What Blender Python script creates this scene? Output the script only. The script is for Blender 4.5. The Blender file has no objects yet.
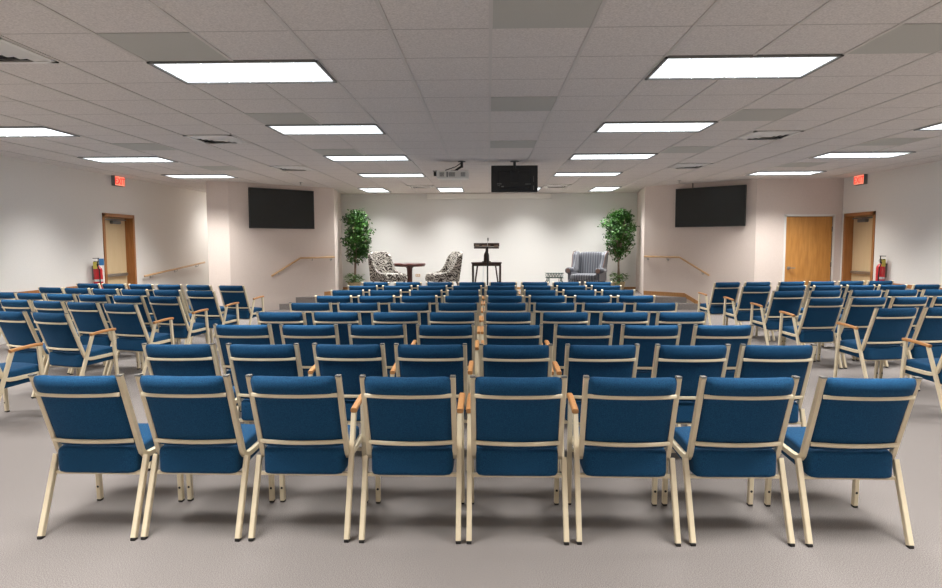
import bpy, bmesh, math, random
from mathutils import Vector, Matrix, Euler
random.seed(7)
C = bpy.context.scene.collection
PI = math.pi
R = math.radians
CEIL = 2.74
GX, GY, T = 0.014, 4.017, 0.61      # ceiling grid origin and pitch

# ------------------------------------------------------------------ materials
def mat(name, col, rough=0.6, metal=0.0, noise=None, bump=None, sheen=0.0, spec=0.5, coat=0.0, emit=None, estr=1.0):
    m = bpy.data.materials.new(name); m.use_nodes = True
    nt = m.node_tree; b = nt.nodes['Principled BSDF']
    b.inputs['Base Color'].default_value = (*col, 1)
    b.inputs['Roughness'].default_value = rough
    b.inputs['Metallic'].default_value = metal
    b.inputs['Specular IOR Level'].default_value = spec
    if sheen:
        b.inputs['Sheen Weight'].default_value = sheen
        b.inputs['Sheen Roughness'].default_value = 0.4
        b.inputs['Sheen Tint'].default_value = (min(1, col[0]*4+.1), min(1, col[1]*3+.1), min(1, col[2]*2+.2), 1)
    if coat: b.inputs['Coat Weight'].default_value = coat
    if emit:
        b.inputs['Emission Color'].default_value = (*emit, 1)
        b.inputs['Emission Strength'].default_value = estr
    if noise or bump:
        tc = nt.nodes.new('ShaderNodeTexCoord')
    if noise:                                   # (scale, amount, second colour or None, stretch)
        sc, amt, col2, st = noise
        mp = nt.nodes.new('ShaderNodeMapping'); mp.inputs['Scale'].default_value = st
        n = nt.nodes.new('ShaderNodeTexNoise'); n.inputs['Scale'].default_value = sc; n.inputs['Detail'].default_value = 3
        r = nt.nodes.new('ShaderNodeValToRGB')
        r.color_ramp.elements[0].position = 0.5-amt; r.color_ramp.elements[1].position = 0.5+amt
        r.color_ramp.elements[0].color = (*col, 1)
        r.color_ramp.elements[1].color = (*col2, 1)
        nt.links.new(tc.outputs['Object'], mp.inputs['Vector']); nt.links.new(mp.outputs['Vector'], n.inputs['Vector'])
        nt.links.new(n.outputs['Fac'], r.inputs['Fac']); nt.links.new(r.outputs['Color'], b.inputs['Base Color'])
    if bump:
        n2 = nt.nodes.new('ShaderNodeTexNoise'); n2.inputs['Scale'].default_value = bump[0]
        bp = nt.nodes.new('ShaderNodeBump'); bp.inputs['Strength'].default_value = bump[1]; bp.inputs['Distance'].default_value = 0.004
        nt.links.new(tc.outputs['Object'], n2.inputs['Vector']); nt.links.new(n2.outputs['Fac'], bp.inputs['Height'])
        nt.links.new(bp.outputs['Normal'], b.inputs['Normal'])
    return m

one = (1, 1, 1)
M = {}
M['wall'] = mat('wall_vinyl', (.76, .73, .685), .75, noise=(60, .3, (.81, .78, .735), one), bump=(220, .25))
M['wall_pink'] = mat('wall_vinyl_beige', (.67, .575, .515), .75, noise=(60, .3, (.73, .635, .575), one), bump=(220, .25))
M['wall_back'] = mat('wall_vinyl_pale', (.78, .77, .735), .75, noise=(60, .3, (.82, .81, .775), one), bump=(220, .2))
M['carpet'] = mat('carpet', (.15, .132, .124), .95, noise=(230, .16, (.32, .292, .275), one), bump=(380, .35), spec=.15)
M['cream'] = mat('cream_paint', (.72, .62, .44), .38, spec=.5)
M['blue'] = mat('blue_fabric', (.003, .030, .085), .85, noise=(260, .2, (.013, .088, .19), one), bump=(320, .4), sheen=.15, spec=.2)
M['arm_wood'] = mat('arm_wood', (.50, .22, .07), .38, noise=(14, .25, (.62, .31, .11), (1, .15, 1)), coat=.2)
M['black'] = mat('black_plastic', (.012, .012, .012), .45)
M['rubber'] = mat('black_rubber', (.015, .014, .013), .8)
M['oak'] = mat('oak_wood', (.38, .18, .06), .45, noise=(9, .25, (.50, .26, .10), (6, 6, .5)))
M['rail_wood'] = mat('rail_wood', (.50, .30, .14), .4, noise=(9, .25, (.58, .37, .19), one))
M['door_wood'] = mat('door_wood', (.46, .20, .045), .4, noise=(5, .22, (.60, .29, .075), (5, 5, .6)), coat=.15)
M['jamb_wood'] = mat('jamb_wood', (.30, .115, .03), .45, noise=(8, .25, (.42, .18, .055), (6, 6, .5)))
M['tan'] = mat('tan_door', (.62, .47, .27), .5, noise=(4, .25, (.66, .51, .31), (4, 4, .5)))
M['white'] = mat('white_paint', (.78, .76, .72), .5)
M['steel'] = mat('brushed_steel', (.42, .41, .39), .35, .9)
M['grey'] = mat('grey_metal', (.20, .20, .19), .45, .5)
M['red'] = mat('red_paint', (.55, .012, .02), .3, coat=.4)
M['yellow'] = mat('yellow_label', (.65, .55, .10), .6)
M['bluetag'] = mat('blue_tag', (.05, .25, .60), .6)
M['screen'] = mat('dark_screen', (.022, .024, .022), .22, spec=.4)
M['dark'] = mat('dark_wood', (.035, .018, .012), .35, noise=(8, .2, (.06, .03, .018), one))
M['mahogany'] = mat('mahogany', (.085, .022, .018), .3, noise=(8, .2, (.12, .035, .027), one), coat=.3)
M['trunk'] = mat('bark', (.19, .13, .09), .85, noise=(22, .25, (.30, .23, .17), (1, 1, .3)), bump=(60, .6))
M['basket'] = mat('basket', (.50, .38, .22), .8, noise=(60, .25, (.62, .49, .30), (1, 1, 3)), bump=(90, .8))
M['grid'] = mat('grid_metal', (.62, .58, .54), .5)
M['darktile'] = mat('olive_tile', (.47, .46, .415), .7, noise=(200, .3, (.53, .52, .47), one))
M['screen_case'] = mat('screen_case', (.88, .86, .80), .45)
M['projector'] = mat('projector_shell', (.74, .72, .66), .5)
M['sticker'] = mat('white_sticker', (.6, .6, .6), .6)
M['void'] = mat('dark_cavity', (.012, .012, .012), .9)
M['green_iron'] = mat('green_iron', (.055, .10, .085), .5, .3)
M['glass'] = mat('glass_top', (.60, .72, .68), .08, spec=.8); M['glass'].node_tree.nodes['Principled BSDF'].inputs['Transmission Weight'].default_value = .75
M['lens'] = mat('lens_panel', (.8, .8, .8), .6, emit=(.90, .96, 1.0), estr=1.25)
M['lens_rib'] = mat('lens_rib', (.75, .8, .83), .6)
M['exit_face'] = mat('exit_face', (.55, .25, .2), .5, emit=(1.0, .30, .18), estr=.9)
M['exit_text'] = mat('exit_letters', (.6, .02, .02), .5, emit=(1.0, .02, .015), estr=.9)
M['cord'] = mat('cable_sheath', (.55, .58, .65), .5)
M['soil'] = mat('moss', (.05, .06, .02), .95)

def leaf_mat(name, c1, c2):
    m = bpy.data.materials.new(name); m.use_nodes = True
    nt = m.node_tree; b = nt.nodes['Principled BSDF']
    b.inputs['Roughness'].default_value = .45
    tc = nt.nodes.new('ShaderNodeTexCoord'); n = nt.nodes.new('ShaderNodeTexNoise'); n.inputs['Scale'].default_value = 9
    r = nt.nodes.new('ShaderNodeValToRGB')
    r.color_ramp.elements[0].position = .35; r.color_ramp.elements[1].position = .68
    r.color_ramp.elements[0].color = (*c1, 1); r.color_ramp.elements[1].color = (*c2, 1)
    nt.links.new(tc.outputs['Object'], n.inputs['Vector']); nt.links.new(n.outputs['Fac'], r.inputs['Fac'])
    nt.links.new(r.outputs['Color'], b.inputs['Base Color'])
    return m
M['leaf'] = leaf_mat('ficus_leaf', (.010, .048, .008), (.07, .21, .025))
M['leaf2'] = leaf_mat('ivy_leaf', (.03, .10, .02), (.20, .34, .07))

def ceiling_mat():
    m = bpy.data.materials.new('ceiling_tile'); m.use_nodes = True
    nt = m.node_tree; N = nt.nodes; L = nt.links; b = N['Principled BSDF']
    b.inputs['Roughness'].default_value = .9; b.inputs['Specular IOR Level'].default_value = .1
    tc = N.new('ShaderNodeTexCoord'); sx = N.new('ShaderNodeSeparateXYZ'); L.new(tc.outputs['Object'], sx.inputs[0])
    def mth(op, a, v=None):
        n = N.new('ShaderNodeMath'); n.operation = op
        if hasattr(a, 'links'): L.new(a, n.inputs[0])
        else: n.inputs[0].default_value = a
        if v is not None:
            if hasattr(v, 'links'): L.new(v, n.inputs[1])
            else: n.inputs[1].default_value = v
        return n.outputs[0]
    fr = mth('FRACT', mth('DIVIDE', mth('SUBTRACT', sx.outputs['Y'], GY), T))
    d = mth('ABSOLUTE', mth('SUBTRACT', fr, .5))          # .5 at a joint
    line = mth('GREATER_THAN', d, .5-.009)
    n = N.new('ShaderNodeTexNoise'); n.inputs['Scale'].default_value = 90; n.inputs['Detail'].default_value = 4
    L.new(tc.outputs['Object'], n.inputs['Vector'])
    r = N.new('ShaderNodeValToRGB'); r.color_ramp.elements[0].position = .32; r.color_ramp.elements[1].position = .68
    r.color_ramp.elements[0].color = (.62, .575, .54, 1); r.color_ramp.elements[1].color = (.80, .75, .71, 1)
    L.new(n.outputs['Fac'], r.inputs['Fac'])
    mx = N.new('ShaderNodeMix'); mx.data_type = 'RGBA'
    L.new(line, mx.inputs['Factor']); L.new(r.outputs['Color'], mx.inputs['A']); mx.inputs['B'].default_value = (.44, .40, .37, 1)
    L.new(mx.outputs['Result'], b.inputs['Base Color'])
    return m
M['ceiling'] = ceiling_mat()

def pattern_mat():          # black and off-white scroll print
    m = bpy.data.materials.new('scroll_print'); m.use_nodes = True
    nt = m.node_tree; N = nt.nodes; L = nt.links; b = N['Principled BSDF']; b.inputs['Roughness'].default_value = .85
    tc = N.new('ShaderNodeTexCoord')
    n = N.new('ShaderNodeTexNoise'); n.inputs['Scale'].default_value = 7; n.inputs['Detail'].default_value = 1.5
    L.new(tc.outputs['Object'], n.inputs['Vector'])
    mx = N.new('ShaderNodeMix'); mx.data_type = 'RGBA'; mx.inputs['Factor'].default_value = .16
    L.new(tc.outputs['Object'], mx.inputs['A']); L.new(n.outputs['Color'], mx.inputs['B'])
    w = N.new('ShaderNodeTexWave'); w.wave_type = 'RINGS'; w.rings_direction = 'SPHERICAL'; w.inputs['Scale'].default_value = 7; w.inputs['Distortion'].default_value = 9
    w.inputs['Detail'].default_value = 1; w.inputs['Detail Scale'].default_value = 1.6
    L.new(mx.outputs['Result'], w.inputs['Vector'])
    r = N.new('ShaderNodeValToRGB'); r.color_ramp.elements[0].position = .50; r.color_ramp.elements[1].position = .60
    r.color_ramp.elements[0].color = (.04, .03, .025, 1); r.color_ramp.elements[1].color = (.50, .47, .42, 1)
    L.new(w.outputs['Fac'], r.inputs['Fac']); L.new(r.outputs['Color'], b.inputs['Base Color'])
    return m
M['print'] = pattern_mat()

def stripe_mat():
    m = bpy.data.materials.new('striped_velvet'); m.use_nodes = True
    nt = m.node_tree; N = nt.nodes; L = nt.links; b = N['Principled BSDF']; b.inputs['Roughness'].default_value = .7
    b.inputs['Sheen Weight'].default_value = .3
    tc = N.new('ShaderNodeTexCoord')
    w = N.new('ShaderNodeTexWave'); w.bands_direction = 'X'; w.inputs['Scale'].default_value = 5.2; w.inputs['Distortion'].default_value = .8
    w.inputs['Detail'].default_value = 2
    L.new(tc.outputs['Object'], w.inputs['Vector'])
    r = N.new('ShaderNodeValToRGB'); r.color_ramp.elements[0].position = .3; r.color_ramp.elements[1].position = .75
    r.color_ramp.elements[0].color = (.075, .08, .10, 1); r.color_ramp.elements[1].color = (.19, .20, .225, 1)
    L.new(w.outputs['Fac'], r.inputs['Fac']); L.new(r.outputs['Color'], b.inputs['Base Color'])
    return m
M['stripe'] = stripe_mat()
M['piping'] = mat('taupe_piping', (.20, .13, .11), .7)

# ------------------------------------------------------------------ helpers
def obj(name, bm, m, parent=None, smooth=False, loc=None, rot=None):
    me = bpy.data.meshes.new(name); bm.normal_update(); bm.to_mesh(me); bm.free()
    if smooth:
        for p in me.polygons: p.use_smooth = True
    for mm in (m if isinstance(m, (list, tuple)) else [m]): me.materials.append(mm)
    o = bpy.data.objects.new(name, me); C.objects.link(o)
    if parent: o.parent = parent
    if loc: o.location = loc
    if rot: o.rotation_euler = rot
    return o
def tag(o, label=None, cat=None, group=None, kind=None):
    if label: o['label'] = label
    if cat: o['category'] = cat
    if group: o['group'] = group
    if kind: o['kind'] = kind
    return o
def thing(name, label, cat, loc=(0, 0, 0), rz=0, group=None):
    o = bpy.data.objects.new(name, None); C.objects.link(o); o.empty_display_size = .1
    o.location = loc; o.rotation_euler = (0, 0, rz)
    return tag(o, label, cat, group)
def struct(name, bm, m, parent=None, **k):
    o = obj(name, bm, m, parent, **k)
    if parent is None: o['kind'] = 'structure'
    return o
def nb(): return bmesh.new()
def box(bm, a, b, mi=0, bev=0):
    """axis aligned box from corner a to corner b"""
    r = bmesh.ops.create_cube(bm, size=1)
    vs = r['verts']
    for v in vs:
        v.co = Vector([(a[i]+b[i])/2 + v.co[i]*abs(b[i]-a[i]) for i in range(3)])
    if bev:
        es = list({e for v in vs for e in v.link_edges})
        bmesh.ops.bevel(bm, geom=es, offset=bev, segments=2, affect='EDGES', profile=.5)
    elif mi:
        for f in {f for v in vs for f in v.link_faces}: f.material_index = mi
    return bm
def cyl(bm, p0, p1, r0, r1=None, seg=16, cap=True):
    p0, p1 = Vector(p0), Vector(p1); r1 = r0 if r1 is None else r1
    d = (p1-p0); q = d.to_track_quat('Z', 'Y')
    A = [bm.verts.new(p0+q@Vector((r0*math.cos(2*PI*k/seg), r0*math.sin(2*PI*k/seg), 0))) for k in range(seg)]
    B = [bm.verts.new(p1+q@Vector((r1*math.cos(2*PI*k/seg), r1*math.sin(2*PI*k/seg), 0))) for k in range(seg)]
    for k in range(seg): bm.faces.new((A[k], A[(k+1) % seg], B[(k+1) % seg], B[k]))
    if cap: bm.faces.new(A[::-1]); bm.faces.new(B)
    return bm
def lathe(bm, prof, seg=20, c=(0, 0, 0)):
    rings = []
    for r, z in prof:
        rings.append([bm.verts.new((c[0]+r*math.cos(2*PI*k/seg), c[1]+r*math.sin(2*PI*k/seg), c[2]+z)) for k in range(seg)])
    for a, b in zip(rings, rings[1:]):
        for k in range(seg): bm.faces.new((a[k], a[(k+1) % seg], b[(k+1) % seg], b[k]))
    bm.faces.new(rings[0][::-1]); bm.faces.new(rings[-1])
    return bm
def rect_prof(w, h, c=.2):
    x, y = w/2, h/2; c = min(w, h)*c
    return [(x-c, -y), (x, -y+c), (x, y-c), (x-c, y), (-x+c, y), (-x, y-c), (-x, -y+c), (-x+c, -y)]
def sweep(bm, pts, prof, side=(1, 0, 0), closed=False):
    """prof is in (side, normal) coordinates, swept along pts; side is a fixed direction kept horizontal to the path"""
    pts = [Vector(p) for p in pts]; S0 = Vector(side); rings = []
    n = len(pts)
    for i, p in enumerate(pts):
        t = ((pts[(i+1) % n]-pts[i-1]) if closed else (pts[min(i+1, n-1)]-pts[max(i-1, 0)])).normalized()
        # mitre scale
        s = (S0 - t*S0.dot(t)).normalized(); u = t.cross(s)
        rings.append([bm.verts.new(p+s*a+u*b) for a, b in prof])
    k = len(prof)
    seq = list(zip(rings, rings[1:])) + ([(rings[-1], rings[0])] if closed else [])
    for A, B in seq:
        for j in range(k): bm.faces.new((A[j], A[(j+1) % k], B[(j+1) % k], B[j]))
    if not closed: bm.faces.new(rings[0][::-1]); bm.faces.new(rings[-1])
    return bm
def circ(r, n=8): return [(r*math.cos(2*PI*k/n), r*math.sin(2*PI*k/n)) for k in range(n)]
def tube(bm, pts, r, n=8, side=(0, 0, 1)): return sweep(bm, pts, circ(r, n), side)
def prism(bm, poly, z0, z1):
    A = [bm.verts.new((x, y, z0)) for x, y in poly]; B = [bm.verts.new((x, y, z1)) for x, y in poly]
    n = len(poly)
    for k in range(n): bm.faces.new((A[k], A[(k+1) % n], B[(k+1) % n], B[k]))
    bm.faces.new(A[::-1]); bm.faces.new(B)
    bmesh.ops.recalc_face_normals(bm, faces=bm.faces)
    return bm
def pillow(bm, c, s, e=5, n=7, fn=None):
    """rounded cushion: a subdivided cube mapped to a superellipsoid of half sizes s"""
    key = {}; N_ = n+1
    def V_(i, j, k):
        if (i, j, k) not in key:
            g = lambda t: math.copysign(abs(2*t/N_-1)**.8, 2*t/N_-1)
            key[(i, j, k)] = bm.verts.new((g(i), g(j), g(k)))
        return key[(i, j, k)]
    for i in range(N_):
        for j in range(N_):
            bm.faces.new((V_(i, j, 0), V_(i, j+1, 0), V_(i+1, j+1, 0), V_(i+1, j, 0)))
            bm.faces.new((V_(i, j, N_), V_(i+1, j, N_), V_(i+1, j+1, N_), V_(i, j+1, N_)))
            bm.faces.new((V_(i, 0, j), V_(i+1, 0, j), V_(i+1, 0, j+1), V_(i, 0, j+1)))
            bm.faces.new((V_(i, N_, j), V_(i, N_, j+1), V_(i+1, N_, j+1), V_(i+1, N_, j)))
            bm.faces.new((V_(0, i, j), V_(0, i, j+1), V_(0, i+1, j+1), V_(0, i+1, j)))
            bm.faces.new((V_(N_, i, j), V_(N_, i+1, j), V_(N_, i+1, j+1), V_(N_, i, j+1)))
    vs = list(key.values())
    for v in vs:
        p = v.co.copy(); m = max(abs(p.x), abs(p.y), abs(p.z))
        q = (abs(p.x)**e+abs(p.y)**e+abs(p.z)**e)**(1/e)
        p = p*(m/q if q else 1)
        p = Vector((p.x*s[0], p.y*s[1], p.z*s[2]))
        if fn: p = fn(p)
        v.co = p+Vector(c)
    return bm
def copy_tree(o, parent=None, skip=()):
    c = o.copy(); C.objects.link(c)
    if parent: c.parent = parent
    for ch in o.children:
        if ch.name.split('.')[0] in skip: continue
        copy_tree(ch, c, skip)
    return c

# ------------------------------------------------------------------ room shell
XL, XR, YB, YF = -7.08, 7.18, 16.85, -3.6
STG = .25
struct('floor', box(nb(), (XL-.3, YF-.2, -.15), (XR+.3, YB+.2, 0)), M['carpet'])
struct('ceiling', box(nb(), (XL-.3, YF-.2, CEIL), (XR+.3, YB+.2, CEIL+.15)), M['ceiling'])
bm = nb()
for k in range(-12, 13):
    x = GX+k*T
    if XL < x < XR: box(bm, (x-.0115, YF, CEIL-.006), (x+.0115, YB, CEIL+.001))
o = struct('trim_1', bm, M['grid'])

DL = (11.75, 12.71); DR = (12.27, 13.22); DT = 1.975
bm = nb(); box(bm, (XL-.2, YF, 0), (XL, DL[0], CEIL)); box(bm, (XL-.2, DL[1], 0), (XL, YB, CEIL)); box(bm, (XL-.2, DL[0], DT), (XL, DL[1], CEIL))
struct('wall_left', bm, M['wall'])
bm = nb(); box(bm, (XR, YF, 0), (XR+.2, DR[0], CEIL)); box(bm, (XR, DR[1], 0), (XR+.2, 13.35, CEIL)); box(bm, (XR, DR[0], DT), (XR+.2, DR[1], CEIL))
struct('wall_right', bm, M['wall'])
struct('wall_back', box(nb(), (XL-.2, YB, 0), (4.2, YB+.15, CEIL)), M['wall_back'])
struct('wall_rear', box(nb(), (XL-.2, YF-.15, 0), (XR+.2, YF, CEIL)), M['wall'])
# block with angled faces beside the stage (ramp passage runs behind it on the left)
struct('wall_stage_left', prism(nb(), [(-5.82, 13.26), (-5.38, 13.30), (-3.60, 15.05), (-3.84, YB), (-5.82, YB)], 0, CEIL), M['wall_pink'])
DW = (6.06, 7.00)
bm = nb(); prism(bm, [(5.45, 13.37), (3.60, 15.05), (3.85, YB+.1), (5.45, YB+.1)], 0, CEIL)
box(bm, (5.45, 13.36, 0), (DW[0], 13.56, CEIL)); box(bm, (DW[1], 13.36, 0), (XR+.2, 13.56, CEIL)); box(bm, (DW[0], 13.36, 1.98), (DW[1], 13.56, CEIL))
struct('wall_stage_right', bm, M['wall_pink'])

# stage platform with a step, ramp in the side passage
def front(off): # polygon of platform between the angled walls, front edge at given y
    return None
def angx(y): return 3.60+(15.05-y)*(1.85/1.68)      # x of angled faces at depth y
bm = nb()
prism(bm, [(-angx(14.33)+.01, 14.33), (angx(14.33)-.01, 14.33), (3.61, 15.05), (3.86, YB), (-3.85, YB), (-3.61, 15.05)], 0, STG)
prism(bm, [(-angx(14.05)+.01, 14.05), (angx(14.05)-.01, 14.05), (angx(14.33)-.01, 14.34), (-angx(14.33)+.01, 14.34)], 0, STG/2)
struct('floor_stage', bm, M['carpet'])
bm = nb(); vs = [bm.verts.new(p) for p in [(XL, 12.95, .003), (-5.82, 12.95, .003), (-5.82, 16.2, STG), (XL, 16.2, STG), (XL, YB, STG), (-5.82, YB, STG), (XL, YB, 0), (-5.82, YB, 0), ]]
bm.faces.new((vs[0], vs[1], vs[2], vs[3])); bm.faces.new((vs[3], vs[2], vs[5], vs[4])); bm.faces.new((vs[4], vs[5], vs[7], vs[6])); bm.faces.new((vs[0], vs[3], vs[4], vs[6])); bm.faces.new((vs[1], vs[7], vs[5], vs[2]))
struct('floor_ramp', bm, M['carpet'])

# wood baseboards that step down along the angled faces
def baseb(name, sgn):
    bm = nb(); n = Vector((-sgn*1.68, -1.85, 0)).normalized()*.012
    def strip(p, q):
        (xa, ya, za), (xb, yb, zb) = p, q; h = .09
        A = [Vector((sgn*xa, ya, za)), Vector((sgn*xb, yb, zb)), Vector((sgn*xb, yb, zb+h)), Vector((sgn*xa, ya, za+h))]
        f = [bm.verts.new(v) for v in A]+[bm.verts.new(v+n) for v in A]
        for q4 in ((0, 1, 5, 4), (1, 2, 6, 5), (2, 3, 7, 6), (3, 0, 4, 7), (4, 5, 6, 7), (3, 2, 1, 0)): bm.faces.new([f[i] for i in q4])
    strip((angx(15.04), 15.04, STG), (angx(14.37), 14.37, STG))
    strip((angx(14.37), 14.37, STG), (angx(14.05), 14.0, .0))
    strip((angx(14.05), 14.05, .0), (5.44, 13.39, .0))
    bmesh.ops.recalc_face_normals(bm, faces=bm.faces)
    struct(name, bm, M['oak'])
baseb('baseboard_left', -1); baseb('baseboard_right', 1)
struct('baseboard_back', box(nb(), (-3.83, YB-.015, STG), (3.83, YB, STG+.06)), M['oak'])
# chair rails low on the side walls
struct('trim_2', box(nb(), (XL, YF, .67), (XL+.02, DL[0]-.05, .735)), M['jamb_wood'])
struct('trim_3', box(nb(), (XR-.02, YF, .66), (XR, DR[0]-.05, .725)), M['jamb_wood'])

# ------------------------------------------------------------------ doors
def side_door(name, x, sgn, y0, y1):
    """recessed door in a side wall; sgn +1 when the room lies towards +x"""
    rx = x-sgn*.15
    d = struct(name, box(nb(), (rx-sgn*.05, y0+.015, .01), (rx, y1-.015, DT-.015)), M['tan'])
    bm = nb()
    for a, b in ((y0-.05, y0+.015), (y1-.015, y1+.05)): box(bm, (rx, a, 0), (x+sgn*.015, b, DT+.05))
    box(bm, (rx, y0-.05, DT-.015), (x+sgn*.015, y1+.05, DT+.05))
    # only the room side of the casing overlaps the wall face
    obj('door_frame', bm, M['jamb_wood'], d)
    bm = nb(); box(bm, (rx, y0+.06, .83), (rx+sgn*.055, y1-.06, .885), bev=.01); box(bm, (rx, y0+.05, .815), (rx+sgn*.07, y0+.12, .90), bev=.01)
    obj('push_bar', bm, M['steel'], d)
    bm = nb(); box(bm, (rx, (y0+y1)/2-.05, 1.84), (rx+sgn*.07, (y0+y1)/2+.22, 1.90), bev=.01)
    box(bm, (rx+sgn*.03, y0+.12, 1.905), (rx+sgn*.05, (y0+y1)/2+.1, 1.925)); box(bm, (rx+sgn*.03, y0+.12, 1.91), (rx+sgn*.08, y1-.10, 1.93))
    obj('door_closer', bm, M['grey'], d)
side_door('door_1', XL, 1, *DL)
side_door('door_2', XR, -1, *DR)
d = struct('door_3', box(nb(), (DW[0]+.008, 13.372, .01), (DW[1]-.008, 13.42, 1.972)), M['door_wood'])
bm = nb()
box(bm, (DW[0]-.04, 13.345, 0), (DW[0], 13.44, 2.02)); box(bm, (DW[1], 13.345, 0), (DW[1]+.04, 13.44, 2.02)); box(bm, (DW[0]-.04, 13.345, 1.98), (DW[1]+.04, 13.44, 2.02))
obj('door_frame', bm, M['white'], d)
bm = nb(); cyl(bm, (6.14, 13.372, .93), (6.14, 13.345, .93), .033); cyl(bm, (6.14, 13.345, .93), (6.14, 13.31, .93), .011)
box(bm, (6.13, 13.295, .92), (6.25, 13.315, .942), bev=.006)
obj('door_handle', bm, M['steel'], d)
for z in (.28, 1.0, 1.72):
    obj('hinge', box(nb(), (6.985, 13.355, z-.05), (7.012, 13.372, z+.05)), M['grey'], d)

# ------------------------------------------------------------------ ceiling fixtures
def light_panel(k, j, long_y, label, group, power=1.0):
    w, h = (T, 2*T) if long_y else (2*T, T)
    x0, y0 = GX+k*T, GY+j*T
    t = thing('ceiling_light', label, 'ceiling light', (x0+w/2, y0+h/2, CEIL), 0, group)
    a, b = w/2, h/2
    bm = nb()
    for (p, q) in (((-a, -b), (a, -b+.02)), ((-a, b-.02), (a, b)), ((-a, -b), (-a+.02, b)), ((a-.02, -b), (a, b))):
        box(bm, (p[0], p[1], -.016), (q[0], q[1], 0))
    obj('frame', bm, M['grey'], t)
    obj('lens', box(nb(), (-a+.02, -b+.02, -.006), (a-.02, b-.02, -.001)), M['lens'], t)
    bm = nb(); nx, ny = (3, 6) if long_y else (7, 3)
    for i in range(1, nx): x = -a+.02+(2*a-.04)*i/nx; box(bm, (x-.002, -b+.02, -.0125), (x+.002, b-.02, -.0105))
    for i in range(1, ny): y = -b+.02+(2*b-.04)*i/ny; box(bm, (-a+.02, y-.002, -.0125), (a-.02, y+.002, -.010))
    obj('lens_rib', bm, M['lens_rib'], t)
    ld = bpy.data.lights.new('lamp', 'AREA'); ld.shape = 'RECTANGLE'; ld.size = w-.06; ld.size_y = h-.06
    ld.energy = LAMP*power; ld.color = (1.0, .985, .965); ld.spread = R(SPREAD)
    lo = bpy.data.objects.new('lamp', ld); C.objects.link(lo); lo.parent = t; lo.location = (0, 0, -.009)
LAMP, SPREAD = 52, 114
ords = ['first', 'second', 'third', 'fourth', 'fifth', 'sixth', 'seventh', 'eighth', 'ninth']
where = {1: 'near the camera, in front of the other panels', 5: 'second panel back', 9: 'third panel back', 13: 'last panel before the stage'}
for kk, side, rw in ((-4, 'projector side', 'middle column'), (2, 'hanging-monitor side', 'middle column'), (-10, 'ramp side', 'column along the wall'), (8, 'wood-door side', 'column along the wall')):
    for j in (-11, -7, -3, 1, 5, 9, 13):
        lab = 'rectangular ceiling light, %s, %s, %s' % (rw, side, {-11: 'in the row beside the rear wall', -7: 'second row from the rear wall', -3: 'third row from the rear wall', 1: 'frontmost over the chairs', 5: 'second towards stage', 9: 'third towards stage', 13: 'last before stage'}[j])
        light_panel(kk, j, False, lab, 'rectangular ceiling lights over the seating', 1.22 if kk in (-10, 8) else 1.0)
for kk, w in ((-5, 'above the ficus beside the patterned chairs'), (-2, 'above the projector screen case, beyond the projector'), (1, 'partly hidden behind the hanging monitor'), (4, 'above the ficus beside the wingback chair'), (-11, 'at the far end of the ramp passage')):
    light_panel(kk, 19 if kk == -11 else 18, True, 'lengthwise ceiling light over the stage, '+w, 'lengthwise ceiling lights over the stage', .4 if kk == -11 else .84)

def dark_tile(k, j, lab):
    x, y = GX+k*T, GY+j*T
    o = obj('ceiling_panel', box(nb(), (-T/2+.012, -T/2+.006, -.004), (T/2-.012, T/2-.006, .0)), M['darktile'], loc=(x+T/2, y+T/2, CEIL))
    tag(o, lab, 'ceiling panel', 'darker panels in the ceiling grid')
for k, j, lab in ((-4, 0, 'darker grey ceiling tile touching the frontmost light on the projector side'),
                  (0, -1, 'large darker grey ceiling tile at the top edge, frontmost in the middle column'),
                  (0, 3, 'darker grey ceiling tile, second in the middle column'),
                  (0, 7, 'thin darker grey ceiling tile in the middle column, close before the hanging monitor'),
                  (4, 0, 'darker olive ceiling tile beside the frontmost light on the wood-door side'),
                  (-4, 4, 'darker ceiling tile touching the second light on the projector side'),
                  (-4, 8, 'darker ceiling tile touching the third light on the projector side'),
                  (4, 4, 'darker ceiling tile beside the second light on the wood-door side'),
                  (4, 8, 'darker ceiling tile beside the third light on the wood-door side'),
                  (-8, 7, 'faint darker ceiling tile between wall lights on the ramp side'),
                  (-8, 11, 'faint darker ceiling tile before the last wall light on the ramp side'),
                  (8, 7, 'faint darker ceiling tile between wall lights on the wood-door side'),
                  (8, 11, 'faint darker ceiling tile before the last wall light on the wood-door side')):
    dark_tile(k, j, lab)

def vent(k, j, lab, s=1.0):
    t = thing('ceiling_vent', lab, 'air vent', (GX+(k+.5)*T, GY+(j+.5)*T, CEIL), 0, 'square louvred air vents in the ceiling')
    a = T/2-.015
    obj('cavity', box(nb(), (-a, -a, -.003), (a, a, 0)), M['void'], t)
    bm = nb()
    box(bm, (-a, -a, -.014), (a, -a+.04, 0)); box(bm, (-a, a-.04, -.014), (a, a, 0)); box(bm, (-a, -a, -.014), (-a+.04, a, 0)); box(bm, (a-.04, -a, -.014), (a, a, 0))
    bs = len(bm.faces)
    for r0, r1, z0, z1 in ((a-.05, a-.105, -.008, -.03), (a-.11, a-.16, -.008, -.03), (a-.165, a-.21, -.008, -.03), (.06, .0, -.02, -.02)):
        A = [bm.verts.new((sx*r0, sy*r0, z0)) for sx, sy in ((-1, -1), (1, -1), (1, 1), (-1, 1))]
        B = [bm.verts.new((sx*max(r1, .001), sy*max(r1, .001), z1)) for sx, sy in ((-1, -1), (1, -1), (1, 1), (-1, 1))]
        for i in range(4): bm.faces.new((A[i], A[(i+1) % 4], B[(i+1) % 4], B[i]))
    obj('louvre', bm, M['white'], t)
vent(-6, 0, 'white louvred air vent cut by the frame edge, frontmost on the ramp side')
vent(-6, 6, 'white louvred air vent in the middle of the ceiling on the ramp side')
vent(-6, 11, 'dark louvred air vent above the wall television beside the ramp')
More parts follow.
